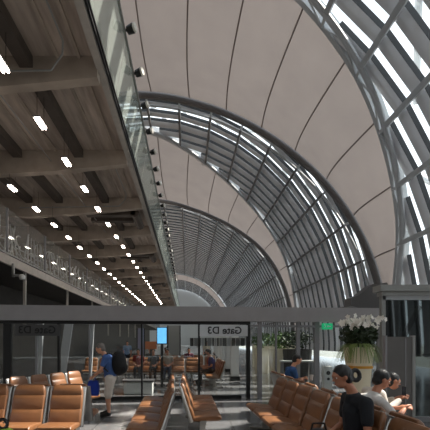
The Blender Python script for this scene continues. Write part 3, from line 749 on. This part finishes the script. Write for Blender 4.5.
# leaning pale panels beyond the left doors
for i, (px, y, lean, wd) in enumerate(((40, 13, .1, .18), (67, 13.5, .28, .30), (92, 14, .1, .10))):
    X = (px-187)*y/360; n_ = ['left', 'middle', 'right'][i]
    tag(MB().add([(X-wd/2-lean,y,0),(X+wd/2-lean,y,0),(X+wd/2+lean*.3,y,2.5),(X-wd/2+lean*.3,y,2.5),(X-wd/2-lean,y+.1,0),(X+wd/2-lean,y+.1,0),(X+wd/2+lean*.3,y+.1,2.5),(X-wd/2+lean*.3,y+.1,2.5)], [(0,1,2,3),(7,6,5,4),(0,4,5,1),(1,5,6,2),(2,6,7,3),(3,7,4,0)]).build('leaning_strut', M_STEEL),
        'pale leaning strut beyond the left doors, %s one of three' % n_, 'strut')

# ------------------------------------------------------------ orchids in a tall pot
px_, py_ = (358.5-187)*7.2/360, 7.2
o = thing('potted_orchid', 'white orchids and trailing leaves in a tall cream pot', 'plant', (px_, py_, 0))
MB().lathe((0,0,0), [(.15,0),(.17,.5),(.215,1.2),(.25,1.5),(.26,1.55),(.23,1.55),(.21,1.45)], 28, .45).build('pot', M_CREAM, o, True)
MB().lathe((0,0,1.14), [(.225,0),(.232,.05)], 28, .45).build('gold_band', M_GOLD, o)
m = MB(); foliage(m, (0,0,1.80), (.36,.34,.24), 700, .06, 11); m.build('dark_leaves', M_LEAFD, o, fix=False)
m = MB(); rnd = random.Random(5)
for k in range(170):
    a = rnd.random()*2*PI; L0 = rnd.uniform(.25,.52); p = Vector((math.cos(a)*.15, math.sin(a)*.15, 1.60)); wv = .012; last = None
    for j in range(6):
        t = j/5; q = p+Vector((math.cos(a)*L0*.75*t, math.sin(a)*L0*.75*t, .28*t-.62*t*t)); sd = Vector((-math.sin(a), math.cos(a), 0))*wv*(1-t*.8)
        if last: m.quad(last[0], last[1], q+sd, q-sd)
        last = (q-sd, q+sd)
m.build('trailing_leaves', M_LEAFY, o, fix=False)
st = MB(); M_PET = mat('petal_white', (240, 236, 226), .5); fl = []
for k in range(15):
    a = 2*PI*k/15+rnd.random()*.3; r_ = rnd.uniform(.10,.5); tip = Vector((math.cos(a)*r_, math.sin(a)*r_*.8, rnd.uniform(1.92,2.18))); mid = Vector((tip.x*.35, tip.y*.35, 2.0))
    st.poly([(0,0,1.55), mid, tip], .005, 5)
    for j in range(5): fl.append(mid.lerp(tip, .45+.14*j)+Vector((rnd.uniform(-.04,.04), rnd.uniform(-.04,.04), rnd.uniform(-.02,.05))))
st.build('stem', M_LEAF, o)
fm = MB()
for j in range(5):
    a = 2*PI*j/5; c_, s_ = math.cos(a), math.sin(a)
    fm.add([(0,0,0), (c_*.025-s_*.018, -.006, s_*.025+c_*.018), (c_*.048, -.002, s_*.048), (c_*.025+s_*.018, -.006, s_*.025-c_*.018)], [(0,1,2,3)])
fmesh = fm.mesh('flower', M_PET, fix=False)
for p in fl:
    q = bpy.data.objects.new('flower', fmesh); COL.objects.link(q); q.parent = o; q.location = p; q.rotation_euler = (rnd.uniform(-.7,.4), rnd.uniform(0,6), rnd.uniform(-1,1)); sc_ = rnd.uniform(1.1,1.6); q.scale = (sc_,)*3

# ------------------------------------------------------------ glass booth and board at the right
RX, RY, RZ = 4.06, 7.5, 2.84
r = thing('glass_wall_screen', 'dark glass screen with a pale grey cornice at the right edge', 'screen', (RX, RY, 0))
MB().box(-.08,6,-.1,.22,RZ-.13,RZ).box(-.02,6,-.04,.16,RZ-.22,RZ-.13).build('cornice', M_RAILP, r)
MB().box(.02,6,0,.12,RZ-.30,RZ-.22).build('fascia', M_STEEL, r)
MB().box(0,.08,0,.1,0,RZ-.22).build('corner_post', M_RAILP, r); MB().box(2.2,2.28,0,.1,0,RZ-.22).build('corner_post', M_POST, r)
MB().quad((.08,.05,.1),(2.2,.05,.1),(2.2,.05,RZ-.3),(.08,.05,RZ-.3)).build('glass_wall', M_DARKGLASS, r, fix=False)
MB().box(.0,2.3,0,.1,0,.1).build('sill', M_POST, r)
m = MB(); m.box(.75,.87,.9,1.0,0,2.5); m.bar((.35,.95,.1), (.8,.95,1.35), .06, .10); m.bar((.3,1.2,1.35), (2,1.2,1.35), .05, .05); m.bar((.8,.95,1.35),(1.4,.95,2.5), .06,.1)
m.build('inner_frame', M_RAILP, r)
b = thing('notice_stand', 'tall blank grey board with a pale edge right of the boy in white', 'board', ((400-187)*5.6/360, 5.6, 0))
MB().box(-.22,.17,-.03,.03,.08,1.74).build('board', mat('board_grey', (92, 90, 88), .6, 0, .04, 3), b)
MB().box(.17,.215,-.04,.04,0,1.76).build('edge_post', M_RAILP, b); MB().box(-.25,-.22,-.04,.04,0,1.76).build('edge_post', M_POST, b); MB().box(-.3,.26,-.18,.18,0,.03).build('foot', M_POST, b)
MB().box(.06,.075,-.036,-.03,.1,1.72).build('groove', M_POST, b)
# green bag in the lower left corner
b = thing('green_bag', 'lime green bag with a black strap at the lower left corner', 'bag', (-2.25, 4.15, 0))
m = MB(); m.ball((0,0,.42), (.17,.12,.26), 16, 12); 
b.location = ((5-187)*4.5/360, 4.5, 0)
m = MB(); m.ball((0,0,.22), (.18,.12,.26), 16, 12); m.ball((0,0,.46), (.14,.10,.14), 14, 10); m.box(-.12,.12,-.08,.08,0,.1)
voxel(m, 'bag_body', cloth('lime', (150, 180, 70)), .015, b)
ring = MB(); ring.poly([(math.cos(2*PI*k/12)*.06-.02, -.02, .64+math.sin(2*PI*k/12)*.06) for k in range(13)], .022, 6); ring.build('strap', BK, b)
